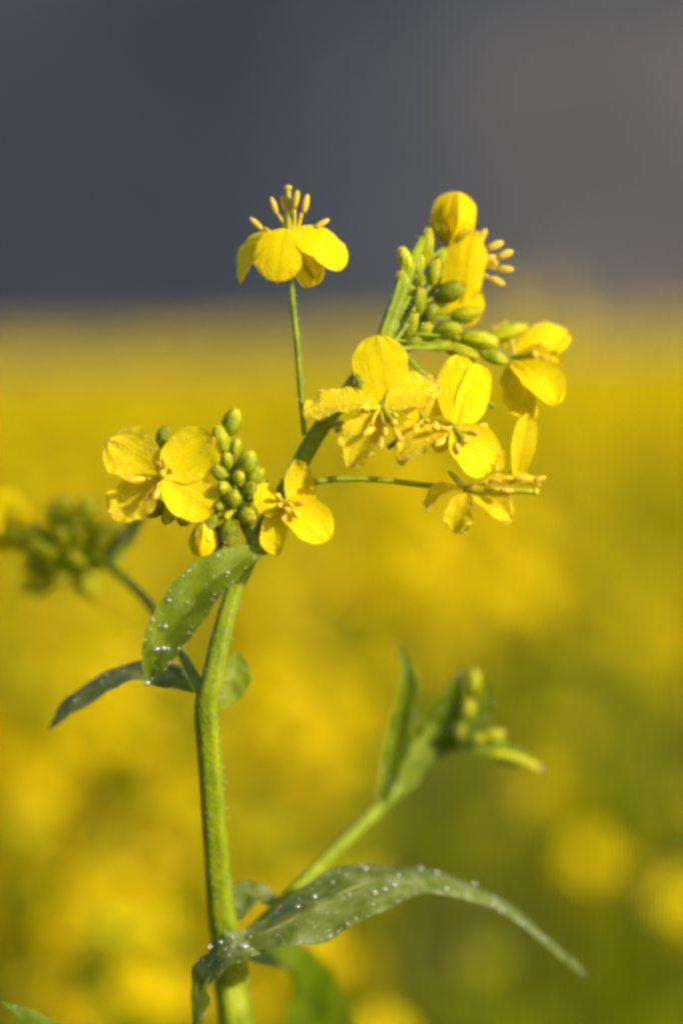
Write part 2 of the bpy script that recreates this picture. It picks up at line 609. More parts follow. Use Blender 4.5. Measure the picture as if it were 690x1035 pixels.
def stalk(name, rows, m_=None, seg=14, ridge=0.03, parent=plant, dew=0, dr=(0.5, 1.3)):
    """rows: (px, py, z, radius in px) or (Vector, radius px)."""
    pts, rad = [], []
    for r in rows:
        if isinstance(r[0], Vector):
            pts.append(r[0])
            rad.append(SPX(r[1]))
        else:
            pts.append(V(r[0], r[1], r[2]))
            rad.append(SPX(r[3]))
    mb = MB()
    tube(mb, pts, rad, 0, seg, None, ridge)
    o = mb.build(name, m_ or M['stem'], parent)
    if dew and parent is plant:
        hv = [f for f in mb.f if len(f) == 4 and CAM.z - mb.v[f[0]][2] < 0.14]
        hairs(mb.v, hv, int(dew * 2.2), o)
    if dew:
        sp = scatter(mb.v, [f for f in mb.f if len(f) == 4], [(0.5, 0.5)] * len(mb.v), dew, SPX(dr[0]), SPX(dr[1]), RND)
        dew_mesh('dew_drops', sp, o)
    return o


# main stem from the soil up to the tip of the flower head
stem_low = V(238, 1045, 160)
stalk('stem', [
    (Vector((plant.location.x, plant.location.y, -0.004)), 26), (Vector((plant.location.x + 0.006, plant.location.y, 0.3)), 24),
    (Vector((plant.location.x + 0.004, plant.location.y - 0.004, 0.62)), 22),
    (Vector((plant.location.x + 0.001, plant.location.y - 0.01, 0.8)), 20),
    (V(239, 1035, 150), 18), (V(236, 985, 130), 17.5), (V(226, 938, 112), 15), (V(220, 885, 92), 13), (V(215, 810, 66), 12.5), (V(211, 755, 45), 12), (V(208, 714, 30), 11.5),
    (V(215, 683, 28), 10.8), (V(223, 645, 34), 10), (V(234, 605, 42), 9), (V(246, 576, 46), 8.8), (V(268, 530, 46), 8.8), (V(295, 484, 44), 9), (V(319, 440, 34), 8.8), (V(352, 395, 30), 8),
    (V(384, 350, 14), 8.6), (V(401, 305, 10), 8.2), (V(415, 268, 10), 6.5), (V(430, 236, 14), 4)], seg=30, ridge=0.055, dew=260, dr=(0.4, 1.5))


def flower(name_label, hub, ped, petals, stamens=(), pistil=None, sepals=(), z=0, dew=60, drr=(0.5, 1.4), pedr=(1.6, 2.3), old=False, peddew=25):
    """hub (px,py,z); ped: list of (px,py,z) from the stem to the hub; petals: dicts in photo pixels."""
    mb = MB()
    pp = [V(*p) for p in ped] + [V(*hub)]
    rad = np.linspace(pedr[0], pedr[1], len(pp))
    tube(mb, pp, [SPX(r) for r in rad], 0, 8, None, 0.0)
    ds = scatter(mb.v, [f for f in mb.f if len(f) == 4], [(0.5, 0.5)] * len(mb.v), peddew, SPX(0.5), SPX(1.3), RND)
    axis = (pp[-1] - pp[-2]).normalized()
    ellip(mb, pp[-1], axis, SPX(9), SPX(3.6), 0, 8, 5)
    fl = mb.build('flower', M['stem'], plant)
    if peddew:
        hairs(mb.v, mb.f, peddew * 2, fl, 2.0, 4.5)
    if name_label:
        fl['label'] = name_label
    spots, pspots = ds, []
    for k, pt in enumerate(petals):
        b_ = V(*pt['b'])
        tp = V(*pt['t'])
        nn = N(*pt.get('n', (0, 0.1, 1)))
        g_ = petal_geo(b_, tp, SPX(pt['w']), nn, pt.get('bend', 0.1), pt.get('cup', 0.22), int(pt['b'][0] * 7 + pt['t'][1] * 3 + k), claw=pt.get('claw', 0.16),
                       notch=pt.get('notch', 0.04), wob=pt.get('wob', 0.03), pw=pt.get('pw', 1.2), frill=pt.get('frill', 0.045 if pt.get('old', old) else 0.012), nt=22, nv=16)
        MB().add(g_[0], g_[1], 0, g_[2]).build('petal', M['old_petal'] if pt.get('old', old) else M['petal'], fl)
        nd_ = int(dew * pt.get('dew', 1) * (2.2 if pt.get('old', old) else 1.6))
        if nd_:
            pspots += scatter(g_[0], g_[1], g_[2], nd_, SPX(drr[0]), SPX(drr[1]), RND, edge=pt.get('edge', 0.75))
    for st in stamens:      # (tip px, py, z, anther length)
        mb = MB()
        h = V(*hub)
        tp = V(*st[:3])
        al = SPX(st[3] if len(st) > 3 else 11) * 1.2
        d = (tp - h).normalized()
        bow = d.orthogonal().normalized() * (tp - h).length * 0.08
        foot = h + d * SPX(3)
        end = tp - d * al * 0.5
        tube(mb, [foot, (foot + end) / 2 + bow, end], [SPX(2.4), SPX(2.1), SPX(1.8)], 0, 6, 6)
        ad = (d + Vector((RND.uniform(-.25, .25), RND.uniform(-.25, .25), RND.uniform(-.1, .3)))).normalized()
        ellip(mb, tp, ad, al, SPX((st[4] if len(st) > 4 else 2.7) * 1.02), 1, 8, 6, 0.18)
        mb.build('stamen', [M['filament'], M['anther']], fl)
    if pistil:
        mb = MB()
        h = V(*hub)
        tp = V(*pistil[:3])
        d = (tp - h).normalized()
        tube(mb, [h, h.lerp(tp, 0.5), tp], [SPX(3.6), SPX(3.8), SPX(2.8)], 0, 8, 8)
        ellip(mb, tp, d, SPX(6.5), SPX(4.6), 1, 8, 5)
        mb.build('pistil', [M['pistil'], M['filament']], fl)
    for sp in sepals:       # (tip px,py,z)
        h = V(*hub)
        tp = V(*sp[:3])
        wdt = sp[3] if len(sp) > 3 else 8
        g_ = petal_geo(h, tp, SPX(wdt), N(0.1, 0.4, 1), 0.1, -0.5, int(sp[0]), nt=8, nv=6, claw=0.6, notch=0, pw=0.9)
        MB().add(g_[0], g_[1], 0, g_[2]).build('sepal', M['sepal'], fl)
    dew_mesh('dew_drops', spots, fl)
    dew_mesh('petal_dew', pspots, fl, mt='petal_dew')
    return fl


def P_(b, t_, w_, **k):
    d = dict(b=b, t=t_, w=w_)
    d.update(k)
    return d


# top flower, alone on its long stalk, seen from the side
flower('topmost flower, alone on a long thin stalk above the others', (292, 243, 4), [(308, 440, 6), (304, 400, 4), (300, 345, 2), (295, 300, 2), (294, 268, 3)], [
    P_((284, 236, -2), (243, 286, 16), 44, n=(-0.7, 0.55, 0.55), bend=0.16, dew=0.5),
    P_((300, 236, 14), (314, 290, 26), 36, n=(0.3, 0.3, 1), bend=0.12, dew=0.6, old=True),
    P_((288, 231, -10), (277, 284, -22), 50, n=(-0.15, 0.35, 1), bend=0.10, cup=-0.12, pw=1.05, wob=0.015, dew=0.5),
    P_((297, 231, -4), (348, 270, -8), 47, n=(0.4, 0.6, 0.8), bend=0.13, cup=-0.12, pw=1.1, wob=0.015, dew=0.5),
], [(259, 226, -2, 15, 3.2), (325, 226, 0, 15, 3.2), (277, 208, 2, 16, 3.4), (309, 206, 0, 17, 3.6), (299, 202, -6, 17, 3.6), (287, 206, 8, 16, 3.4)],
    (291, 190, 2), [(280, 288, 10, 8), (318, 282, 20, 7)], dew=50, pedr=(3.0, 3.6), peddew=90)

# flower facing the camera on the left
flower('four petalled flower facing the lens at the far left', (163, 483, 6), [(236, 500, 16), (205, 505, 20), (175, 498, 16)], [
    P_((160, 479, 2), (110, 444, -6), 54, n=(-0.2, 0.1, 1), bend=-0.1, cup=0.18, dew=1.4, old=True),
    P_((166, 480, 2), (216, 441, -4), 54, n=(0.1, -0.1, 1), bend=-0.06, cup=0.2),
    P_((160, 486, 4), (111, 520, 2), 48, n=(-0.2, 0.45, 1), bend=-0.1, cup=0.2, old=True),
    P_((165, 484, 0), (216, 519, -4), 50, n=(0.2, 0.3, 1), bend=-0.08, cup=0.22),
], [(139, 484, -16, 20, 3), (158, 499, -18, 13, 3.4), (150, 502, -12, 12, 3.2), (166, 468, -18, 12, 3.2), (160, 472, -10, 12, 3), (172, 476, -12, 11, 3)],
    (164, 479, -22), dew=130, drr=(0.5, 1.5))

# flower just right of the bud cluster
flower('flower with orange yellow stamens, right of the round green buds', (287, 507, 6), [(250, 552, 16), (262, 545, 20), (280, 525, 16)], [
    P_((290, 506, 4), (311, 474, 20), 60, n=(0.1, -0.75, 0.7), bend=-0.1, cup=0.28, dew=1.6, old=True, pw=1.0),
    P_((284, 505, 4), (258, 512, -8), 38, n=(-0.4, 0.2, 1), bend=0.12, cup=0.25, dew=0.4),
    P_((284, 508, 4), (278, 561, -10), 30, n=(-0.3, 0.3, 1), bend=0.1, cup=0.3, dew=0.4, pw=1.35),
    P_((286, 508, 4), (333, 545, -8), 44, n=(0.2, 0.35, 1), bend=0.10, cup=0.25, dew=0.4, pw=1.1),
], [(298, 519, -16, 13, 3.4), (283, 511, -20, 12, 3.4), (292, 510, -22, 12, 3.2), (287, 522, -18, 13, 3), (303, 509, -10, 11, 3), (281, 502, -10, 11, 3)],
    (290, 515, -24), [(324, 508, 14, 6)], dew=50)

# flower with the round upright petal at the centre
flower('central flower with one round bright petal standing upright', (386, 411, 4), [(366, 378, 16), (372, 395, 20), (380, 404, 12)], [
    P_((388, 408, 8), (380, 339, 4), 57, n=(0.05, 0.05, 1), bend=0.02, cup=-0.06, dew=0.35, pw=1.0, wob=0.012, edge=0.2, notch=-0.01),
    P_((383, 408, 2), (307, 421, -6), 42, n=(-0.1, 0.8, 0.65), bend=0.1, cup=0.2, dew=1.7, old=True),
    P_((390, 411, 2), (443, 389, 4), 40, n=(0.1, 0.5, 0.8), bend=0.06, cup=0.3, dew=1.5, old=True),
    P_((385, 414, 2), (353, 472, -6), 42, n=(-0.2, 0.35, 1), bend=0.1, cup=0.3, dew=1.8, old=True, wob=0.05),
], [(369, 412, -16, 12, 3.6), (372, 436, -18, 14, 3.6), (384, 446, -14, 15, 3.6), (402, 440, -14, 14, 3.4), (389, 435, -18, 12, 3.2), (398, 420, -12, 11, 3)],
    (398, 428, -20), dew=110, drr=(0.5, 1.7))

# flower with two upright petals
flower('flower with two overlapping upright petals right of centre', (458, 432, 8), [(392, 345, 22), (430, 385, 34), (450, 415, 26)], [
    P_((466, 430, 14), (488, 370, 18), 34, n=(0.25, 0.1, 1), bend=0.05, cup=0.0, dew=0.3, pw=1.0, wob=0.015),
    P_((462, 429, 8), (464, 359, 4), 45, n=(0, 0.05, 1), bend=0.03, cup=-0.06, dew=0.4, pw=1.0, wob=0.012, edge=0.2),
    P_((454, 434, 4), (401, 466, -2), 32, n=(-0.3, 0.5, 0.8), bend=0.1, cup=0.3, dew=1.7, old=True),
    P_((458, 434, 2), (492, 480, -2), 54, n=(0.1, 0.5, 0.8), bend=0.12, cup=0.3, dew=0.9, wob=0.06),
    P_((462, 434, 10), (508, 474, 12), 26, n=(0.5, 0.4, 0.8), bend=0.1, cup=0.3, dew=0.5, old=True),
], [(444, 447, -14, 13, 3.6), (462, 453, -16, 13, 3.4), (440, 432, -10, 12, 3.2), (478, 438, -12, 13, 3.2), (487, 430, 2, 10, 2.8)],
    (470, 446, -14), dew=90, drr=(0.5, 1.6))

flower('frilly half hidden flower between the two upright petals', (428, 424, 26), [(388, 348, 24), (404, 380, 34), (418, 405, 32)], [
    P_((428, 422, 28), (404, 396, 30), 26, n=(-0.2, 0.3, 1), bend=0.1, cup=0.3, old=True, frill=0.07),
    P_((430, 424, 26), (448, 456, 20), 30, n=(0.2, 0.4, 0.9), bend=0.1, cup=0.3, old=True, frill=0.07),
    P_((426, 426, 26), (408, 452, 20), 28, n=(-0.2, 0.4, 0.9), bend=0.1, cup=0.3, old=True, frill=0.07),
    P_((431, 420, 28), (450, 398, 34), 26, n=(0.2, 0.3, 1), bend=0.1, cup=0.3, old=True, frill=0.07),
], [(420, 432, 12, 12, 3), (430, 436, 10, 12, 3), (438, 428, 12, 12, 3)], None, dew=60)

# low, fading flower on the long level stalk
flower('fading flower hanging at the end of the long level stalk', (470, 494, 40), [(318, 487, 8), (345, 484, 14), (385, 485, 24), (425, 490, 32), (450, 492, 36)], [
    P_((468, 496, 36), (430, 516, 20), 22, n=(-0.2, 0.8, 0.5), bend=0.22, cup=0.5, old=True),
    P_((472, 498, 40), (462, 540, 34), 30, n=(-0.3, 0.2, 1), bend=0.1, cup=0.4, old=True, wob=0.08),
    P_((476, 498, 42), (517, 526, 44), 30, n=(0.3, 0.4, 1), bend=0.1, cup=0.4, old=True, wob=0.08),
    P_((478, 494, 44), (546, 488, 54), 20, n=(0.2, 0.8, 0.5), bend=0.1, cup=0.4, old=True, wob=0.06),
], [(500, 486, 30, 13, 3), (526, 482, 34, 13, 3), (545, 484, 40, 12, 3), (512, 496, 26, 12, 3)],
    (541, 497, 36), [(452, 476, 40, 7), (495, 512, 50, 6)], dew=70, pedr=(3.4, 2.6), peddew=30)

# blurred flower at the right edge of the head
flower('soft focus flower at the right edge of the flower head', (520, 362, 66), [(404, 320, 22), (450, 335, 36), (490, 352, 54)], [
    P_((522, 356, 64), (575, 336, 72), 40, n=(0.2, 0.5, 0.9), bend=0.08, cup=-0.1, dew=0.6, pw=1.0),
    P_((518, 352, 72), (500, 330, 86), 22, n=(0, 0.6, 0.8), bend=0.1, cup=0.2, dew=0.4),
    P_((522, 366, 58), (562, 408, 50), 46, n=(0.3, 0.3, 1), bend=0.12, cup=0.15, dew=0.3),
    P_((516, 366, 60), (540, 424, 56), 36, n=(-0.5, 0.1, 0.9), bend=0.1, cup=0.3, dew=0.3, old=True),
    P_((524, 358, 60), (566, 372, 62), 30, n=(0.2, 0.3, 1), bend=0.12, cup=0.2, dew=0.3, old=True),
], [(545, 350, 48, 11, 3), (548, 362, 46, 11, 3)], (540, 358, 44), [(510, 322, 72, 8)], dew=40)

# the petal that has slipped from that flower and stands above the fading one
lp = petal_geo(V(533, 418, 56), V(521, 484, 52), SPX(26), N(0.3, 0.1, 1), 0.04, 0.3, 91, pw=0.8, wob=0.04)
fd = [o for o in plant.children if o.get('label', '').startswith('fading')][0]
MB().add(lp[0], lp[1], 0, lp[2]).build('petal', M['old_petal'], fd)

# top right flower, facing right
flower('high flower facing right with its stamens reaching out past the petals', (462, 268, 22), [(398, 316, 20), (420, 292, 26), (445, 272, 24)], [
    P_((466, 262, 26), (484, 234, 40), 30, n=(-0.3, 0.7, 0.6), bend=0.1, cup=0.2, dew=0.3),
    P_((468, 280, 30), (472, 330, 34), 40, n=(0.1, 0.2, 1), bend=0.05, cup=0.0, dew=0.3, pw=0.9),
    P_((474, 238, 16), (464, 308, 6), 46, n=(-0.2, 0.1, 1), bend=0.08, cup=-0.15, dew=0.4, pw=0.95, wob=0.015, claw=0.7),
], [(487, 239, 18, 15, 4.2), (500, 248, 16, 16, 4.6), (510, 257, 20, 15, 4.6), (510, 272, 18, 16, 4.4), (502, 284, 22, 15, 4.2), (492, 262, 12, 16, 5)],
    (500, 266, 20), dew=50)


# ---------- buds, each with its own stalk
def bud(c, d, L, r, foot, kind='bud', pr=1.7, drops=5, sharp=0.85, label=None):
    """c (px,py,z) centre, d direction (right, up, toward), L, r in px, foot (px,py,z)."""
    mb = MB()
    cv = V(*c)
    dv = N(*d)
    lo = cv - dv * SPX(L * 0.46)
    ft = V(*foot)
    mid = ft.lerp(lo, 0.55) - dv * SPX(4)
    tube(mb, [ft, mid, lo + dv * SPX(2)], [SPX(pr), SPX(pr), SPX(pr * 1.2)], 0, 8, 8)
    r = r * RND.uniform(0.74, 0.94)
    sharp = RND.uniform(0.85, 1.6)
    ellip(mb, cv, dv, SPX(L * 0.96), SPX(r), 1, 24, 12, 0.10, sharp, RND.uniform(0, 6))
    # the four sepals that wrap the bud stand a little proud at its tip
    a = dv.orthogonal().normalized()
    for k in range(4):
        q = Quaternion(dv, math.pi / 2 * k + 0.4) @ a
        b0 = cv - dv * SPX(L * 0.40) + q * SPX(r * 0.55)
        t0 = cv + dv * SPX(L * 0.52) + q * SPX(r * 0.30)
        g_ = petal_geo(b0, t0, SPX(r * 1.2), q, 0.34 * r * 2 / L, -0.45, k + int(r * 9), nt=8, nv=6, claw=0.5, notch=0, wob=0.03, pw=0.95)
        mb.add(g_[0], g_[1], 1, g_[2])
    nb_ = list(mb.f)
    o = mb.build('bud', [M['stem'], {'bud': M['bud'], 'light': M['bud_light'], 'yellow': M['petal']}[kind]], plant)
    if label:
        o['label'] = label
    nn = len(mb.v)
    sp = scatter(mb.v, [f for f in mb.f if len(f) == 4], [(0.5, 0.5)] * nn, drops * 6, SPX(0.6), SPX(1.7), RND)
    dew_mesh('dew_drops', sp, o)
    return o


# stalk of the middle cluster
stalk('stalk', [(258, 552, 4, 5), (247, 530, 12, 5), (240, 500, 16, 4.6), (234, 470, 16, 3.6), (230, 440, 14, 2.6)], dew=30)
for b_ in [
    ((234, 427, 6), (0.35, 1, 0.1), 30, 10, (231, 455, 14), 'bud'),
    ((223, 444, 4), (-0.2, 1, 0.1), 30, 9, (231, 470, 14), 'light'),
    ((250, 467, 6), (0.2, 1, 0.2), 26, 11.5, (236, 488, 16), 'bud'),
    ((257, 481, 8), (0.6, 0.7, 0.3), 24, 9, (238, 494, 16), 'bud'),
    ((253, 497, 2), (0.35, 0.8, 0.6), 26, 10.5, (240, 510, 16), 'bud'),
    ((236, 504, -2), (-0.1, 0.5, 1), 22, 10, (240, 506, 16), 'bud'),
    ((250, 522, -2), (0.3, -0.1, 1), 27, 13, (243, 520, 16), 'bud'),
    ((232, 538, -4), (-0.1, -1, 0.3), 29, 10.5, (243, 512, 14), 'bud'),
    ((229, 466, 2), (0, 0.8, 0.5), 20, 8, (234, 474, 16), 'bud'),
    ((222, 478, 2), (-0.5, 0.6, 0.5), 19, 8, (236, 486, 16), 'bud'),
    ((241, 482, 0), (0.1, 0.5, 0.9), 18, 8, (236, 486, 16), 'light'),
    ((226, 494, 0), (-0.4, 0.3, 0.8), 20, 8.5, (239, 500, 16), 'bud'),
    ((224, 511, 2), (-0.5, -0.2, 0.7), 20, 8, (240, 508, 16), 'bud'),
    ((213, 528, 4), (-0.3, -0.9, 0.3), 26, 8.5, (241, 514, 16), 'bud'),
    ((221, 545, 8), (-0.15, -1, 0.2), 30, 8, (243, 524, 16), 'bud'),
    ((165, 443, 14), (0.1, 1, 0.2), 26, 9, (200, 505, 26), 'bud'),
    ((156, 514, 16), (-0.5, -0.4, 0.5), 26, 9.5, (230, 512, 20), 'bud'),
    ((171, 519, 14), (-0.3, -0.7, 0.5), 26, 10, (232, 514, 20), 'bud'),
    ((187, 521, 14), (-0.2, -0.7, 0.5), 24, 9, (234, 514, 20), 'bud'),
    ((244, 470, 14), (0.2, 0.9, 0), 20, 7, (235, 484, 16), 'light'),
    ((238, 452, 14), (0.2, 0.9, 0), 18, 7, (234, 472, 16), 'bud'), ((246, 510, 10), (0.4, 0.4, 0.4), 20, 8, (242, 514, 16), 'bud'),
    ((231, 520, 8), (-0.2, -0.4, 0.6), 20, 8, (241, 514, 16), 'light'), ((230, 486, 12), (-0.2, 0.6, 0.3), 18, 7, (237, 494, 16), 'bud'),
    ((262, 492, 14), (0.7, 0.5, 0.1), 20, 8, (242, 504, 18), 'bud'),
]:
    bud(*b_[:5], kind=b_[5])


def opening_bud(c, d, L, r, foot, label, sepal_len=0.8):
    """A bud whose yellow petals bulge out of parted green sepals."""
    mb = MB()
    cv, dv, ft = V(*c), N(*d), V(*foot)
    lo = cv - dv * SPX(L * 0.5)
    tube(mb, [ft, ft.lerp(lo, 0.5) - dv * SPX(3), lo + dv * SPX(3)], [SPX(2), SPX(2), SPX(2.4)], 0, 8, 8)
    ellip(mb, lo + dv * SPX(3), dv, SPX(8), SPX(3.6), 0, 8, 5)
    o = mb.build('flower', M['stem'], plant)
    o['label'] = label
    a = dv.orthogonal().normalized()
    sp = []
    for k in range(4):
        q = Quaternion(dv, math.pi / 2 * k + 0.9) @ a
        q2 = Quaternion(dv, math.pi / 2 * k + 0.9 + math.pi / 4) @ a
        g_ = petal_geo(lo + q * SPX(r * 0.15), cv + dv * SPX(L * 0.5) + q * SPX(r * 0.12), SPX(r * 2.0), q, 0.25 * 2 * r / L * 1.0, -0.55, k + 4, claw=0.5, pw=1.0, wob=0.02, nt=14, nv=10)
        MB().add(g_[0], g_[1], 0, g_[2]).build('petal', M['petal'], o)
        sp += scatter(g_[0], g_[1], g_[2], 12, SPX(0.6), SPX(1.6), RND)
        g_ = petal_geo(lo + q2 * SPX(r * 0.3), lo + dv * SPX(L * sepal_len) + q2 * SPX(r * 0.95), SPX(r * 0.85), q2, 0.10, -0.3, k, claw=0.5, pw=0.9, notch=0, nt=8, nv=6)
        MB().add(g_[0], g_[1], 0, g_[2]).build('sepal', M['sepal' if r > 16 else 'bud_light'], o)
        sp += scatter(g_[0], g_[1], g_[2], 6, SPX(0.6), SPX(1.8), RND)
    mb = MB()
    ellip(mb, cv, dv, SPX(L * 0.86), SPX(r * 0.8), 0, 14, 10, 0.05)
    mb.build('inner_petals', M['petal'], o)
    dew_mesh('dew_drops', sp, o)


opening_bud((205, 546, 0), (-0.1, -1, 0.35), 36, 14, (242, 522, 14), 'small opening yellow bud hanging under the left flower', 0.62)
opening_bud((458, 220, 18), (0.15, 1, 0.15), 54, 24, (428, 262, 18), 'fat yellow opening bud at the very top of the head', 0.35)

# green buds and young stalks of the upper head
for b_ in [
    ((409, 262, 12), (-0.3, 1, 0.2), 26, 9, (410, 300, 18), 'light'),
    ((420, 278, 6), (-0.1, 1, 0.3), 34, 9, (408, 312, 18), 'bud'),
    ((431, 250, 10), (0.1, 1, 0.2), 40, 10, (416, 285, 18), 'light'),
    ((407, 286, 8), (-0.25, 1, 0.3), 26, 8, (402, 318, 18), 'bud'),
    ((438, 276, 8), (0.2, 1, 0.2), 30, 8, (415, 305, 18), 'light'),
    ((422, 306, 2), (0.2, 0.9, 0.4), 34, 10, (402, 335, 18), 'bud'),
    ((454, 295, 0), (0.9, 0.35, 0.3), 34, 12, (412, 312, 14), 'bud'),
    ((433, 318, 0), (0.6, 0.7, 0.5), 28, 9.5, (402, 335, 16), 'bud'),
    ((413, 330, 4), (0.4, 0.8, 0.4), 34, 9, (394, 352, 16), 'bud'),
    ((452, 334, -2), (0.9, 0.1, 0.5), 34, 11.5, (402, 338, 12), 'bud'),
    ((484, 344, 8), (1, -0.15, 0.2), 40, 10, (404, 336, 14), 'light'),
    ((466, 356, 10), (1, -0.35, 0.2), 40, 9.5, (400, 344, 14), 'light'),
    ((440, 347, 4), (1, -0.1, 0.3), 34, 8.5, (396, 348, 14), 'bud'),
    ((470, 318, 20), (1, 0.2, 0.1), 34, 9, (410, 322, 20), 'light'),
    ((512, 336, 56), (1, 0.3, 0.0), 44, 9, (440, 338, 30), 'light'),
    ((497, 360, 46), (0.9, -0.4, 0.1), 34, 8, (430, 342, 30), 'bud'),
    ((363, 387, 10), (-0.3, 0.9, 0.3), 22, 8, (368, 400, 12), 'bud'),
    ((402, 308, 20), (-0.1, 1, 0.1), 28, 8, (396, 340, 20), 'bud'), ((414, 296, 20), (0.1, 1, 0.1), 30, 9, (404, 326, 20), 'bud'),
    ((444, 310, 14), (0.5, 0.7, 0.2), 28, 9, (408, 332, 18), 'light'), ((427, 335, 12), (0.5, 0.5, 0.4), 28, 9, (396, 346, 18), 'bud'),
    ((445, 262, 20), (0.3, 1, 0), 26, 8, (420, 290, 20), 'bud'), ((423, 262, 22), (0, 1, 0), 28, 8, (412, 290, 20), 'light'),
    ((415, 348, 10), (0.6, 0.4, 0.4), 26, 8, (390, 354, 18), 'bud'), ((398, 326, 16), (0, 1, 0.2), 24, 7, (390, 350, 18), 'bud'),
    ((440, 288, 24), (0.4, 0.9, 0), 26, 8, (414, 308, 20), 'bud'), ((462, 344, 14), (1, 0, 0.1), 30, 8, (408, 340, 16), 'bud'),
    ((378, 392, 22), (0.3, 0.7, 0), 26, 8, (366, 404, 16), 'bud'),
]:
    bud(*b_[:5], kind=b_[5])
for rows in [[(396, 342, 16, 3), (430, 380, 30, 3), (470, 392, 44, 2.8), (500, 412, 54, 2.6)],
             [(372, 372, 14, 2.6), (388, 330, 6, 2.6), (400, 296, 6, 2.4), (407, 270, 10, 2.2)],
             [(378, 366, 10, 2.6), (404, 338, 2, 2.6), (418, 312, 2, 2.6), (428, 280, 8, 2.4)],
             [(383, 358, 8, 2.6), (410, 352, -2, 2.6), (450, 352, 0, 2.4), (470, 356, 8, 2.2)],
             [(390, 350, 8, 2.8), (400, 322, 2, 2.8), (414, 300, 0, 2.6)],
             [(332, 430, 10, 3), (346, 428, 8, 2.6), (340, 436, 0, 2.4)],
             [(392, 452, 18, 2.4), (402, 446, 12, 3.4)]]:
    stalk('flower_stalk', rows, seg=8, ridge=0, dew=22)


# ---------- leaves of the sharp plant
def hero_leaf(rows, m_='leaf', fold=0.25, wave=0.05, tooth=0.1, seed=1, dew=60, drr=(0.6, 2.0), edge=0.6, rib=1.5, label=None, big=(), ribside=-1, rf=0.0):
    rw = [(V(*r[:3]), SPX(r[3]), N(*r[4])) for r in rows]
    vs, fs, uvs, c, q = leaf_geo(rw, tooth, fold, wave, seed)
    o = MB().add(vs, fs, 0, uvs).build('leaf', M[m_], plant)
    if label:
        o['label'] = label
    mb = MB()
    pts = []
    for i in range(0, len(c), 3):
        nn = Vector(q[i, 4:7]).normalized()
        pts.append(Vector(c[i]) - nn * SPX(rib * 0.95))
    k = len(pts)
    tube(mb, pts, [SPX(rib * (1.3 - 0.9 * i / k)) for i in range(k)], 0, 8, 24)
    mb.build('midrib', M['midrib'], o)
    if dew:
        dew_mesh('dew_drops', scatter(vs, fs, uvs, dew, SPX(drr[0]), SPX(drr[1]), RND, edge=edge), o)
    if big:
        from mathutils.bvhtree import BVHTree
        tree = BVHTree.FromPolygons([Vector(v) for v in vs], fs)
        for b_ in big:
            aim = V(*b_[:3])
            hit = tree.ray_cast(CAM, (aim - CAM).normalized())
            if hit[0] is None:
                hit = tree.find_nearest(aim)
            nn_ = hit[1] if hit[1].dot(FWD) < 0 else -hit[1]
            ctr = hit[0] + nn_ * SPX(b_[3]) * 0.6
            mbb = MB()
            mbb.add([tuple(ctr + Vector(p) * SPX(b_[3])) for p in ICO2[0]], ICO2[1].tolist())
            mbb.build('dew_drop', M['big_dew'], o)
    return o


U_ = (0, 1, 0.25)
hero_leaf([(270, 556, 2, 8, (-0.3, 0.5, 1)), (244, 566, -10, 30, (-0.3, 0.5, 1)), (208, 594, -22, 52, (-0.3, 0.45, 1)), (180, 630, -26, 48, (-0.25, 0.35, 1)),
           (160, 664, -22, 34, (-0.2, 0.2, 1)), (149, 690, -18, 3, (-0.2, 0, 1))], 'leaf_bright', fold=0.42, wave=0.08, tooth=0.10, seed=3, dew=240, drr=(0.5, 2.0), edge=0.93, rib=2.2,
          label='leaf hanging over the stem with a water drop at its tip',
          big=[(147, 690, -12, 3.8), (152, 691, -14, 3.2), (158, 656, -24, 4.0), (165, 655, -24, 4.2), (167, 633, -24, 3.4), (171, 607, -22, 2.8), (190, 609, -22, 2.4), (236, 592, -14, 2.4), (154, 626, -20, 2.2), (181, 662, -20, 2.4)])
hero_leaf([(206, 696, 60, 20, (0.1, .9, 0.5)), (180, 680, 74, 46, (0.1, .9, 0.55)), (150, 674, 90, 44, (0, .9, 0.5)), (118, 679, 108, 42, (-0.2, .9, 0.5)),
           (84, 700, 120, 36, (-0.5, 0.7, 0.6)), (62, 718, 128, 26, (-0.6, 0.6, 0.6)), (49, 738, 134, 3, (-0.7, 0.5, 0.6))], 'leaf_dewy', fold=-0.25, wave=0.06, seed=4, dew=90, drr=(0.8, 2.4),
          label='arched leaf reaching left from the stem and bending down')
hero_leaf([(212, 712, 60, 14, (0.3, 0.1, 1)), (228, 702, 110, 28, (0.3, 0.1, 1)), (238, 682, 120, 34, (0.2, 0.2, 1)), (240, 660, 130, 8, (0.2, 0.4, 1))], 'leaf_bright', seed=5, dew=14, drr=(0.8, 2.6),
          label='small rounded leaf lobe clasping the right of the stem')
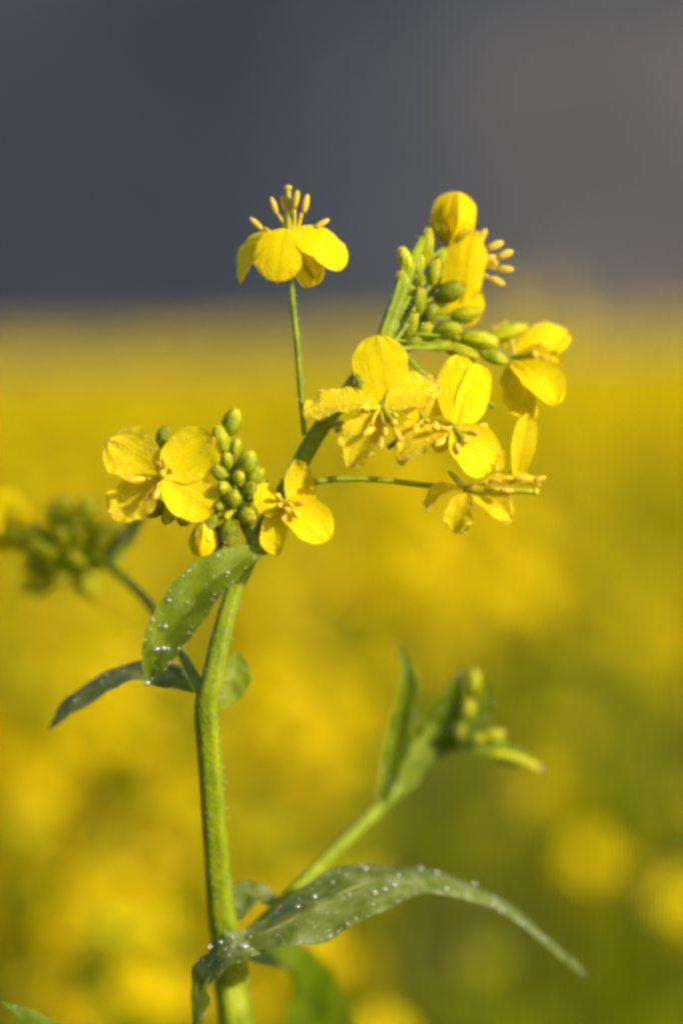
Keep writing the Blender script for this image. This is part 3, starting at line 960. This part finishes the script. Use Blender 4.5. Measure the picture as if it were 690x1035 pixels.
# the large low leaf
hero_leaf([(240, 952, 60, 30, (0.0, 0.9, 0.5)), (276, 938, 60, 60, (-0.05, 0.9, 0.55)), (312, 918, 70, 84, (-0.1, 0.9, 0.55)), (352, 898, 90, 84, (-0.05, 0.9, 0.55)), (400, 884, 120, 74, (0.05, 0.9, 0.5)),
           (452, 888, 160, 48, (0.2, 0.95, 0.38)), (506, 912, 200, 38, (0.35, 0.9, 0.3)), (552, 948, 235, 34, (0.5, 0.8, 0.3)), (592, 986, 260, 3, (0.7, 0.6, 0.3))],
          'leaf_dewy', fold=-0.22, wave=0.10, tooth=0.06, seed=8, dew=420, drr=(0.5, 2.4), edge=0.8, rib=2.2,
          label='long low leaf arching to the right, its top covered in beads of dew',
          big=[(380, 874, 60, 3.4), (397, 872, 65, 3.2), (424, 880, 95, 3.4), (440, 884, 110, 3.0), (410, 874, 80, 3.2), (368, 880, 80, 3.0), (478, 896, 140, 3.2), (534, 924, 190, 3.0), (556, 944, 210, 2.8), (318, 908, 50, 3.0), (301, 918, 40, 2.8), (402, 886, 60, 2.6), (352, 905, 20, 2.8), (336, 893, 40, 2.6), (508, 905, 170, 3.2), (518, 908, 175, 3.0), (462, 886, 130, 2.6)])
hero_leaf([(262, 948, 80, 26, (0.4, 0.7, 0.6)), (242, 956, 40, 44, (0.2, 0.8, 0.6)), (218, 972, 40, 38, (-0.4, 0.6, 0.6)), (204, 1000, 60, 40, (-0.8, 0.2, 0.7)), (196, 1050, 90, 6, (-0.8, 0.1, 0.7))],
          'leaf_dewy', fold=0.1, wave=0.12, seed=9, dew=50, drr=(0.8, 2.2), label='leaf lobe wrapping the left of the stem below the big leaf',
          big=[(252, 927, 20, 3.2), (249, 937, 20, 4.2), (244, 957, 20, 3.6), (214, 958, 24, 3.4), (224, 953, 24, 3.0), (231, 938, 26, 2.2)])
hero_leaf([(236, 930, 130, 16, (0.2, 0.9, 0.4)), (250, 905, 160, 40, (0, 0.9, 0.4)), (272, 912, 170, 34, (0.3, 0.9, 0.4)), (300, 926, 180, 6, (0.3, 0.9, 0.4))], 'leaf_dewy', seed=10, dew=40, drr=(0.8, 2.2))
hero_leaf([(250, 968, 170, 20, (0.2, 0.5, 1)), (282, 970, 360, 60, (0.2, 0.5, 1)), (308, 1004, 470, 80, (0.2, 0.3, 1)), (325, 1060, 520, 84, (0.2, 0.2, 1)), (340, 1130, 540, 6, (0.2, 0.2, 1))], 'leaf', seed=11, dew=0,
          label='dark leaf hanging behind the stem foot at the bottom edge')
hero_leaf([(236, 1170, 160, 10, (-0.2, 1, 0.4)), (170, 1120, 130, 50, (-0.2, 1, 0.4)), (90, 1075, 110, 56, (-0.2, 1, 0.4)), (38, 1040, 100, 40, (-0.2, 1, 0.45)), (2, 1013, 90, 3, (-0.2, 1, 0.4))], 'leaf', seed=12, dew=60, drr=(0.8, 2.4),
          label='leaf tip peeping in at the bottom left corner')

# ---------- lower right side shoot
stalk('branch', [(231, 958, 124, 4), (250, 944, 130, 6), (290, 908, 162, 7), (340, 858, 219, 7.5), (385, 814, 266.5, 8.5), (416, 778, 295, 7.5), (444, 752, 314, 7)], dew=50, seg=14, dr=(0.6, 1.6))
hero_leaf([(385, 814, 262, 12, (-0.3, 0.1, 1)), (397, 776, 264, 27, (-0.35, 0.1, 1)), (408, 734, 262, 32, (-0.35, 0, 1)), (415, 692, 258, 24, (-0.35, 0, 1)), (407, 650, 256, 3, (-0.35, 0, 1))], 'leaf_bright', fold=0.6, seed=13, dew=60,
          drr=(0.8, 2.4), edge=0.9, label='narrow upright leaf on the lower right shoot')
hero_leaf([(390, 812, 272, 12, (0.5, 0.1, 0.8)), (408, 784, 278, 34, (0.4, 0.1, 0.9)), (430, 752, 288, 26, (0.4, 0.1, 0.9)), (437, 722, 292, 3, (0.4, 0.1, 0.9))], 'leaf_bright', seed=14, dew=16, drr=(0.8, 2.2))
hero_leaf([(434, 768, 300, 16, (-0.2, 0.2, 1)), (444, 740, 294, 44, (-0.2, 0.2, 1)), (457, 708, 288, 30, (-0.2, 0.2, 1)), (467, 676, 282, 3, (-0.2, 0.2, 1))], 'leaf', fold=0.5, seed=15, dew=40, drr=(0.8, 2.4))
hero_leaf([(440, 760, 302, 14, (0, 0.7, 0.7)), (472, 752, 292, 30, (0, 0.7, 0.7)), (508, 762, 284, 28, (0.1, 0.7, 0.7)), (549, 778, 278, 4, (0.2, 0.7, 0.6))], 'leaf_bright', fold=0.4, seed=16, dew=40, drr=(0.8, 2.4))
hero_leaf([(448, 762, 300, 10, (0.1, 0.3, 1)), (470, 738, 284, 26, (0.1, 0.3, 1)), (488, 712, 280, 18, (0.1, 0.3, 1)), (492, 690, 278, 3, (0.1, 0.3, 1))], 'leaf_bright', fold=0.4, seed=18, dew=30, drr=(0.8, 2.4))
for b_ in [
    ((478, 690, 285.5), (0.1, 1, 0.1), 30, 10, (456, 748, 308.3), 'light'),
    ((472, 718, 281.7), (0.1, 0.9, 0.3), 28, 9, (454, 750, 308.3), 'light'),
    ((484, 728, 293.1), (0.5, 0.8, 0.2), 26, 8, (454, 750, 308.3), 'bud'),
    ((496, 744, 285.5), (1, 0.2, 0.2), 30, 9, (454, 754, 308.3), 'light'),
    ((464, 742, 274.1), (0.1, 0.7, 0.6), 28, 10, (450, 756, 308.3), 'bud'),
    ((480, 748, 277.9), (0.7, 0.2, 0.6), 26, 9, (452, 756, 308.3), 'bud'),
]:
    bud(*b_[:5], kind=b_[5], drops=7)
bud((518, 768, 281.7), (1, -0.28, 0.1), 60, 9, (450, 758, 308.3), kind='light', drops=10)

# ---------- left, further shoot (out of focus)
stalk('branch', [(204, 698, 30, 6), (188, 668, 74.5, 5.5), (168, 632, 161.5, 5.5), (140, 598, 263, 5.2), (112, 574, 335.5, 5), (80, 556, 379, 4.5), (54, 546, 408, 3.5)], dew=0, seg=12)
stalk('branch', [(112, 574, 335.5, 4.5), (126, 552, 352.9, 5.5), (144, 522, 376.1, 4.5), (150, 500, 386.25, 3)], dew=0, seg=12)
stalk('branch', [(92, 563, 364.5, 3.5), (50, 553, 408, 4), (20, 548, 451.5, 4), (-30, 540, 350, 4)], dew=0, seg=12)
br = random.Random(21)
for k in range(46):
    a = br.uniform(0, 6.28)
    rr_ = br.uniform(10, 48)
    cx, cy = 66 + rr_ * 1.15 * math.cos(a), 555 - rr_ * 1.0 * math.sin(a)
    if cy < 510 and cx > 110:
        continue
    zz = 400 + br.uniform(-45, 45)
    fx = 78 + br.uniform(-14, 14)
    fy = 558 + br.uniform(-4, 4)
    bud((cx, cy, zz), ((cx - fx) / 30, -(cy - fy) / 30 + 0.4, br.uniform(-0.2, 0.5)), br.uniform(28, 40), br.uniform(9, 12.5), (fx, fy, 394), kind='light', drops=1)
hero_leaf([(104, 570, 352.9, 8, (0, 0.4, 1)), (124, 548, 352.9, 22, (0.2, 0.3, 1)), (140, 520, 352.9, 14, (0.2, 0.2, 1)), (150, 496, 352.9, 3, (0.2, 0.2, 1))], 'leaf_dewy', seed=17, dew=0)
stalk('flower_stalk', [(60, 548, 408, 2.5), (30, 536, 422.5, 2.5), (2, 528, 437, 2.4)], seg=8, ridge=0)
flower('blurred flower cut by the left edge of the picture', (0, 528, 439.9), [(60, 548, 408), (30, 538, 425.4)], [
    P_((0, 524, 437), (26, 508, 437), 50), P_((0, 528, 437), (-24, 516, 326), 28), P_((0, 528, 439.9), (16, 556, 437), 50), P_((0, 528, 437), (-18, 548, 320), 28)],
    [(3, 526, 415.25, 10, 3)], None, dew=0, peddew=0)

# lower leaves and side shoots down to the soil (below the frame)
for k, (zz, ang, ln) in enumerate([(0.78, 0.6, 0.09), (0.7, 3.6, 0.11), (0.6, 2.0, 0.12), (0.48, 5.2, 0.14), (0.36, 0.9, 0.15), (0.22, 3.0, 0.16), (0.1, 4.4, 0.14)]):
    b0 = Vector((plant.location.x + 0.004, plant.location.y - 0.004, zz))
    d = Vector((math.cos(ang), math.sin(ang), 0))
    rw = [(b0, 0.006, Vector((0, 0, 1))), (b0 + d * ln * 0.35 + Vector((0, 0, 0.03)), ln * 0.28, Vector((0, 0, 1))), (b0 + d * ln * 0.75 + Vector((0, 0, 0.02)), ln * 0.3, Vector((0, 0, 1))), (b0 + d * ln + Vector((0, 0, -0.02)), 0.001, d + Vector((0, 0, .4)))]
    vs, fs, uvs, c, q = leaf_geo(rw, 0.15, -0.2, 0.1, 40 + k, 20, 8)
    MB().add(vs, fs, 0, uvs).build('leaf', M['leaf'], plant)

# ------------------------------------------------------------------ the field behind
fr = random.Random(99)


def small_flower(seed, size=0.0085):
    """Four spread petals and a knot of stamens, facing +Z, about 17 mm across."""
    rr = random.Random(seed)
    mb = MB()
    droop = rr.uniform(-0.15, 0.45)
    for k in range(4):
        a = math.pi / 2 * k + rr.uniform(-.15, .15)
        d = Vector((math.cos(a), math.sin(a), 0))
        n_ = Vector((0, 0, 1))
        g_ = petal_geo(d * 0.0008, d * size * rr.uniform(.9, 1.1) - n_ * size * droop, size * 0.95, n_, 0.12, 0.2, seed * 4 + k, nt=4, nv=3, claw=0.2, wob=0.04)
        mb.add(g_[0], g_[1], 0, g_[2])
    ellip(mb, (0, 0, 0.0022), (0, 0, 1), 0.006, 0.0016, 1, 5, 3)
    return mb


FLOW = [small_flower(s_) for s_ in range(3)]
FLOW_ME = [f_.mesh('flower', [M['field_petal'], M['anther']]) for f_ in FLOW]


def add_mb(dst, src, mtx, shift):
    dst.add([mtx @ Vector(v) for v in src.v], src.f, 0, src.uv)
    for i in range(len(src.f)):
        dst.m[-len(src.f) + i] = src.m[i] + shift


def raceme_plan(rr, dense=1.0, yellow=1.0):
    """Flowers (matrix, variant) below a bud knot, in a local frame whose origin is the raceme tip, +Z up."""
    fl = []
    nfl = int(rr.uniform(9, 14) * dense * yellow)
    for k in range(nfl):
        a = k * 2.4 + rr.uniform(-.3, .3)
        h = -0.004 - 0.055 * (k / max(1, nfl)) + rr.uniform(-.003, .003)
        ro = 0.010 + 0.012 * (k / max(1, nfl)) + rr.uniform(0, .004)
        pos = Vector((math.cos(a) * ro, math.sin(a) * ro, h + 0.008))
        d = Vector((math.cos(a), math.sin(a), rr.uniform(0.3, 1.1))).normalized()
        q = d.to_track_quat('Z', 'Y')
        sc = rr.uniform(.85, 1.15)
        fl.append((Matrix.LocRotScale(pos, q, Vector((sc,) * 3)), rr.randrange(3), Vector((0, 0, h))))
    return fl


def raceme_stem(mb, fl, rr, nb=9):
    tube(mb, [Vector((0, 0, -0.075)), Vector((0, 0, -0.03)), Vector((0, 0, 0.002))], [0.0012, 0.001, 0.0008], 0, 5, 4)
    for mtx, _, foot in fl:
        tube(mb, [foot, mtx.translation], [0.0005, 0.0006], 0, 4, 2)
    for k in range(nb):
        a = k * 2.4
        d = Vector((math.cos(a) * .6, math.sin(a) * .6, 1)).normalized()
        ellip(mb, Vector((math.cos(a) * 0.004, math.sin(a) * 0.004, 0.004 + 0.0006 * k)), d, 0.0065, 0.0021, 1, 5, 3)


def plant_plan(seed, H=0.9, yellow=1.0, leafy=1.0, nbr=None):
    rr = random.Random(seed)
    lean = Vector((rr.uniform(-.05, .05), rr.uniform(-.05, .05), 0))
    top = Vector((lean.x, lean.y, H))
    stem_pts = [Vector((0, 0, -0.003)), Vector((lean.x * .2, lean.y * .2, H * .4)), Vector((lean.x * .6, lean.y * .6, H * .75)), top]
    branches, tips = [], [top]
    nb = rr.randint(3, 5) if nbr is None else nbr
    for k in range(nb):
        a = rr.uniform(0, 6.28)
        t0 = rr.uniform(0.55, 0.85)
        p0 = Vector((lean.x * t0, lean.y * t0, H * t0))
        rad = rr.uniform(.04, .085)
        p2 = Vector((p0.x + math.cos(a) * rad, p0.y + math.sin(a) * rad, H * min(1.0, t0 + rr.uniform(.10, .36))))
        p1 = p0.lerp(p2, .5) + Vector((math.cos(a), math.sin(a), 0)) * .012 - Vector((0, 0, .01))
        branches.append([p0, p1, p2])
        tips.append(p2)
    leaves = []
    for k in range(int(9 * leafy)):
        t0 = rr.uniform(0.25, 0.93)
        a = k * 2.4 + rr.uniform(-.4, .4)
        ln = rr.uniform(.05, .1) * (1.5 - t0 * .7) * (1.3 if leafy > 1 else 1)
        b0 = Vector((lean.x * t0, lean.y * t0, H * t0))
        d = Vector((math.cos(a), math.sin(a), 0))
        up = rr.uniform(0.1, .8)
        leaves.append([(b0, .006, Vector((0, 0, 1))), (b0 + d * ln * .35 + Vector((0, 0, ln * .3 * up)), ln * .28, Vector((0, 0, 1)) - d * .3),
                       (b0 + d * ln * .75 + Vector((0, 0, ln * .3 * up)), ln * .24, Vector((0, 0, 1))), (b0 + d * ln + Vector((0, 0, ln * (.3 * up - .2))), .001, d + Vector((0, 0, .5)))])
    racs = [(tp, raceme_plan(rr, 1.0, yellow)) for tp in tips]
    return stem_pts, branches, leaves, racs, rr


def set_label(o, label, group, cat='plant'):
    o['label'] = label
    o['category'] = cat
    if group:
        o['group'] = group


GROUP = 'mustard plants of the blurred field'
SHARED = 'blurred yellow flowering mustard plant among the crowd of the field behind the sharp plant'


def detailed_plant(seed, loc=(0, 0, 0), **kw):
    sp, brs, lvs, racs, rr = plant_plan(seed, **kw)
    root = link('field_mustard_plant', None)
    mb = MB()
    tube(mb, sp, [.0035, .003, .0024, .0014], 0, 6, 8)
    mb.build('stem', M['field_green'], root)
    for b_ in brs:
        mb = MB()
        tube(mb, b_, [.0019, .0016, .0012], 0, 5, 5)
        mb.build('branch', M['field_green'], root)
    for i, lf in enumerate(lvs):
        vs, fs, uvs, c, q = leaf_geo(lf, .12, -.2, .12, seed * 10 + i, 10, 4)
        MB().add(vs, fs, 0, uvs).build('leaf', M['field_leaf'], root)
    for tp, fl in racs:
        mb = MB()
        raceme_stem(mb, fl, rr)
        ro = link('raceme', mb.mesh('raceme', [M['field_green'], M['bud_light']]), root)
        ro.location = tp
        for mtx, var, _ in fl:
            fo = bpy.data.objects.new('flower', FLOW_ME[var])
            COL.objects.link(fo)
            fo.parent = ro
            fo.matrix_basis = mtx
    return root


def merged_plant(seed, **kw):
    """The same plant as one mesh, for those too far off to show their parts."""
    sp, brs, lvs, racs, rr = plant_plan(seed, **kw)
    mb = MB()
    tube(mb, sp, [.0035, .003, .0024, .0014], 0, 4, 6)
    for b_ in brs:
        tube(mb, b_, [.0019, .0016, .0012], 0, 4, 4)
    for i, lf in enumerate(lvs):
        vs, fs, uvs, c, q = leaf_geo(lf, .12, -.2, .12, seed * 10 + i, 6, 4)
        mb.add(vs, fs, 4, uvs)
    for tp, fl in racs:
        m2 = MB()
        raceme_stem(m2, fl, rr, 6)
        add_mb(mb, m2, Matrix.Translation(tp), 0)
        for mtx, var, _ in fl:
            add_mb(mb, FLOW[var], Matrix.Translation(tp) @ mtx, 2)
    return mb.mesh('field_mustard_plant', [M['field_green'], M['bud_light'], M['field_petal'], M['anther'], M['field_leaf']])


def copy_tree(o, parent=None):
    c = o.copy()
    COL.objects.link(c)
    if parent is not None:
        c.parent = parent
        c.matrix_parent_inverse = o.matrix_parent_inverse
    for ch in o.children:
        copy_tree(ch, c)
    return c


# kinds: ordinary flowering, leafy with few flowers
PROTO_Y = [detailed_plant(300 + s_, yellow=q_) for s_, q_ in enumerate((0.9, 0.7, 0.5))]
PROTO_G = [detailed_plant(320 + s_, yellow=0.05, leafy=2.0) for s_ in range(2)]
PROTO_D = [detailed_plant(390, yellow=1.7, leafy=1.0, nbr=0)]
PROTO_S = [detailed_plant(380 + s_, yellow=0.5, leafy=1.6, nbr=0) for s_ in range(2)]   # a single head each
USED = set()
MERG_Y = [merged_plant(340 + s_) for s_ in range(5)]
MERG_G = [merged_plant(360 + s_, yellow=0.12, leafy=1.6) for s_ in range(2)]


def put(kind, detail, x, y, hs, label=None):
    if detail:
        pr = fr.choice(PROTO_Y if kind == 'y' else PROTO_G)
        if pr.name in USED:
            o = copy_tree(pr)
        else:
            USED.add(pr.name)
            o = pr
    else:
        o = link('field_mustard_plant', fr.choice(MERG_Y if kind == 'y' else MERG_G))
    o.location = (x, y, 0)
    o.rotation_euler = (0, 0, fr.uniform(0, 6.28))
    o.scale = (min(hs, 1.05), min(hs, 1.05), hs)
    if label:
        set_label(o, label, None)
    elif kind == 'y':
        set_label(o, SHARED, GROUP)
    else:
        set_label(o, 'blurred leafy green mustard plant with only a few flowers, in the crowd of the field', 'leafy mustard plants of the blurred field')
    return o


count = 0
y = 0.34
while y < 5.0:
    near = y < 2.0
    step = 0.145 if y < 1.6 else 0.19
    half = 0.125 * (y + DIST) + 0.32
    x = -half + fr.uniform(0, step)
    while x < half:
        xx, yy = x + fr.uniform(-.05, .05), y + fr.uniform(-.06, .06)
        # the right foreground is greener, with the crop standing lower there
        rel = xx / (yy + DIST) * FPX + 345            # where it shows across the photo
        green = (rel > 350 and yy < 1.9 and fr.random() < (0.985 if yy < 1.1 else 0.5)) or fr.random() < 0.3
        hs = fr.uniform(.91, 1.02) + 0.06 * noise.noise(Vector((xx * 1.3, yy * 0.9, 0)))
        if yy > 2.2:
            hs += 0.02
        if green:
            hs -= 0.07 * fr.random()
        if yy < 0.6:
            hs -= 0.03 + (0.07 if rel > 330 else 0)
        if rel > 520 and yy > 1.3:
            hs += 0.05 * fr.random()
        put('g' if green else 'y', yy < 1.5, xx, yy, hs)
        count += 1
        x += step * fr.uniform(.8, 1.2)
    y += step
print('field plants', count)
# single plants the photo lets you point at: the top head of each stands where its blur shows
def aimed(px, py, depth, label, kind='y', k=0):
    pr = {'d': PROTO_D, 'y': PROTO_Y, 'g': PROTO_G, 's': PROTO_S}[kind][k]
    first = kind in 'sd' and pr.name not in USED
    o = pr if first else copy_tree(pr)
    USED.add(pr.name)
    tip = [c for c in pr.children if c.name.startswith('raceme')][0].location
    d = depth + DIST
    p = CAM + FWD * d + RT * ((px - 345) / FPX * d) - UP * ((py - 517.5) / FPX * d) + Vector((0, 0, 0.022))
    hs = p.z / tip.z
    o.scale = (1, 1, hs)
    o.rotation_euler = (0, 0, 0)
    o.location = (p.x - tip.x, p.y - tip.y, 0)
    set_label(o, label, None)
    return o


aimed(552, 330, 2.2, 'tall blurred mustard plant rising above the horizon right of the flower head', k=0)
aimed(402, 528, 0.62, 'bright blurred flower head just below the central flowers and the level stalk', 'd', 0)
aimed(492, 560, 0.70, 'bright blurred flower head just below the fading flower', 'd', 0)
aimed(548, 812, 0.62, 'blurred yellow flower head low on the right, past the tip of the side shoot', 's', 0)
aimed(672, 900, 0.5, 'bright blurred flower head at the right edge, level with the long leaf', 's', 1)
aimed(112, 960, 0.40, 'bright blurred flower head at lower left, beside the foot of the sharp stem', 'd', 0)
aimed(40, 790, 0.50, 'blurred flower head at the left edge, below the arched leaf', k=2)
aimed(270, 720, 0.62, 'blurred flower head just right of the sharp stem at mid height', k=0)
aimed(335, 985, 0.42, 'orange yellow blurred head below the long dewy leaf, right of the stem', 's', 0)
aimed(632, 640, 0.85, 'blurred flower head near the right edge, level with the upright leaf tip', 's', 1)

# the far crop: thousands of heads nobody could count
rg = np.random.default_rng(5)


def far_crop():
    P, Sz = [], []
    for y0, y1, dens, sz, npl in [(0.3, 5.4, 22, 0.8, 5), (5.4, 12, 15, 1.0, 5), (12, 28, 9, 1.35, 4), (28, 60, 3.4, 2.1, 4), (60, 112, 1.6, 3.2, 4)]:
        ym = (y0 + y1) / 2
        half = 0.14 * y1 + 2.0
        n_ = int(dens * (y1 - y0) * 2 * half)
        xs = rg.uniform(-half, half, n_)
        ys = rg.uniform(y0, y1, n_)
        if y0 < 1:                                  # beside the plants built one by one
            keep = np.abs(xs) > 0.125 * (ys + DIST) + 0.42
            xs, ys = xs[keep], ys[keep]
            n_ = len(xs)
        for a in range(npl):
            ang = rg.uniform(0, 6.28, n_)
            rd = rg.uniform(0, 0.09, n_) * sz
            hz = 0.90 + 0.045 * np.clip(xs, -40, 40) * np.clip((ys - 4) / 12, 0, 1) + 0.035 * np.sin(xs * 1.7 + ys * .6) + rg.uniform(-.10, .04, n_)
            P.append(np.stack([xs + np.cos(ang) * rd, ys + np.sin(ang) * rd, hz], 1))
            Sz.append(np.full(n_, sz))
    P, Sz = np.concatenate(P), np.concatenate(Sz)
    V_, F_, MI = [], [], []
    off = 0
    for kind, per, spread, size in [(0, 6, 0.026, 0.010), (1, 2, 0.05, 0.03)]:
        for q in range(per):
            c = P + rg.normal(0, 1, P.shape) * spread * Sz[:, None] * np.array([1, 1, 1.1])
            if kind == 1:
                c[:, 2] -= rg.uniform(.05, .3, len(c))
            a = rg.normal(0, 1, P.shape)
            a /= np.linalg.norm(a, axis=1)[:, None]
            b_ = rg.normal(0, 1, P.shape)
            b_ -= a * (a * b_).sum(1)[:, None]
            b_ /= np.linalg.norm(b_, axis=1)[:, None]
            s_ = (size * Sz * rg.uniform(.8, 1.3, len(P)))[:, None]
            quad = np.stack([c - a * s_ - b_ * s_ * .5, c + a * s_ - b_ * s_ * .6, c + a * s_ * .9 + b_ * s_ * .6, c - a * s_ + b_ * s_ * .5], 1)
            V_.append(quad.reshape(-1, 3))
            F_.append(np.arange(len(P) * 4).reshape(-1, 4) + off)
            MI.append(np.full(len(P), kind))
            off += len(P) * 4
    V_, F_, MI = np.concatenate(V_), np.concatenate(F_), np.concatenate(MI)
    me = bpy.data.meshes.new('mustard_field')
    me.vertices.add(len(V_))
    me.vertices.foreach_set('co', V_.astype(np.float32).ravel())
    me.loops.add(len(F_) * 4)
    me.loops.foreach_set('vertex_index', F_.astype(np.int32).ravel())
    me.polygons.add(len(F_))
    me.polygons.foreach_set('loop_start', np.arange(len(F_), dtype=np.int32) * 4)
    me.polygons.foreach_set('material_index', MI.astype(np.int32))
    me.materials.append(M['field_petal'])
    me.materials.append(M['field_green'])
    me.update(calc_edges=True)
    o = link('mustard_field', me)
    o['kind'] = 'stuff'
    o['label'] = 'far mustard crop in flower, a yellow band up to the foot of the hills'
    o['category'] = 'crop'
    print('far quads', len(F_))


far_crop()
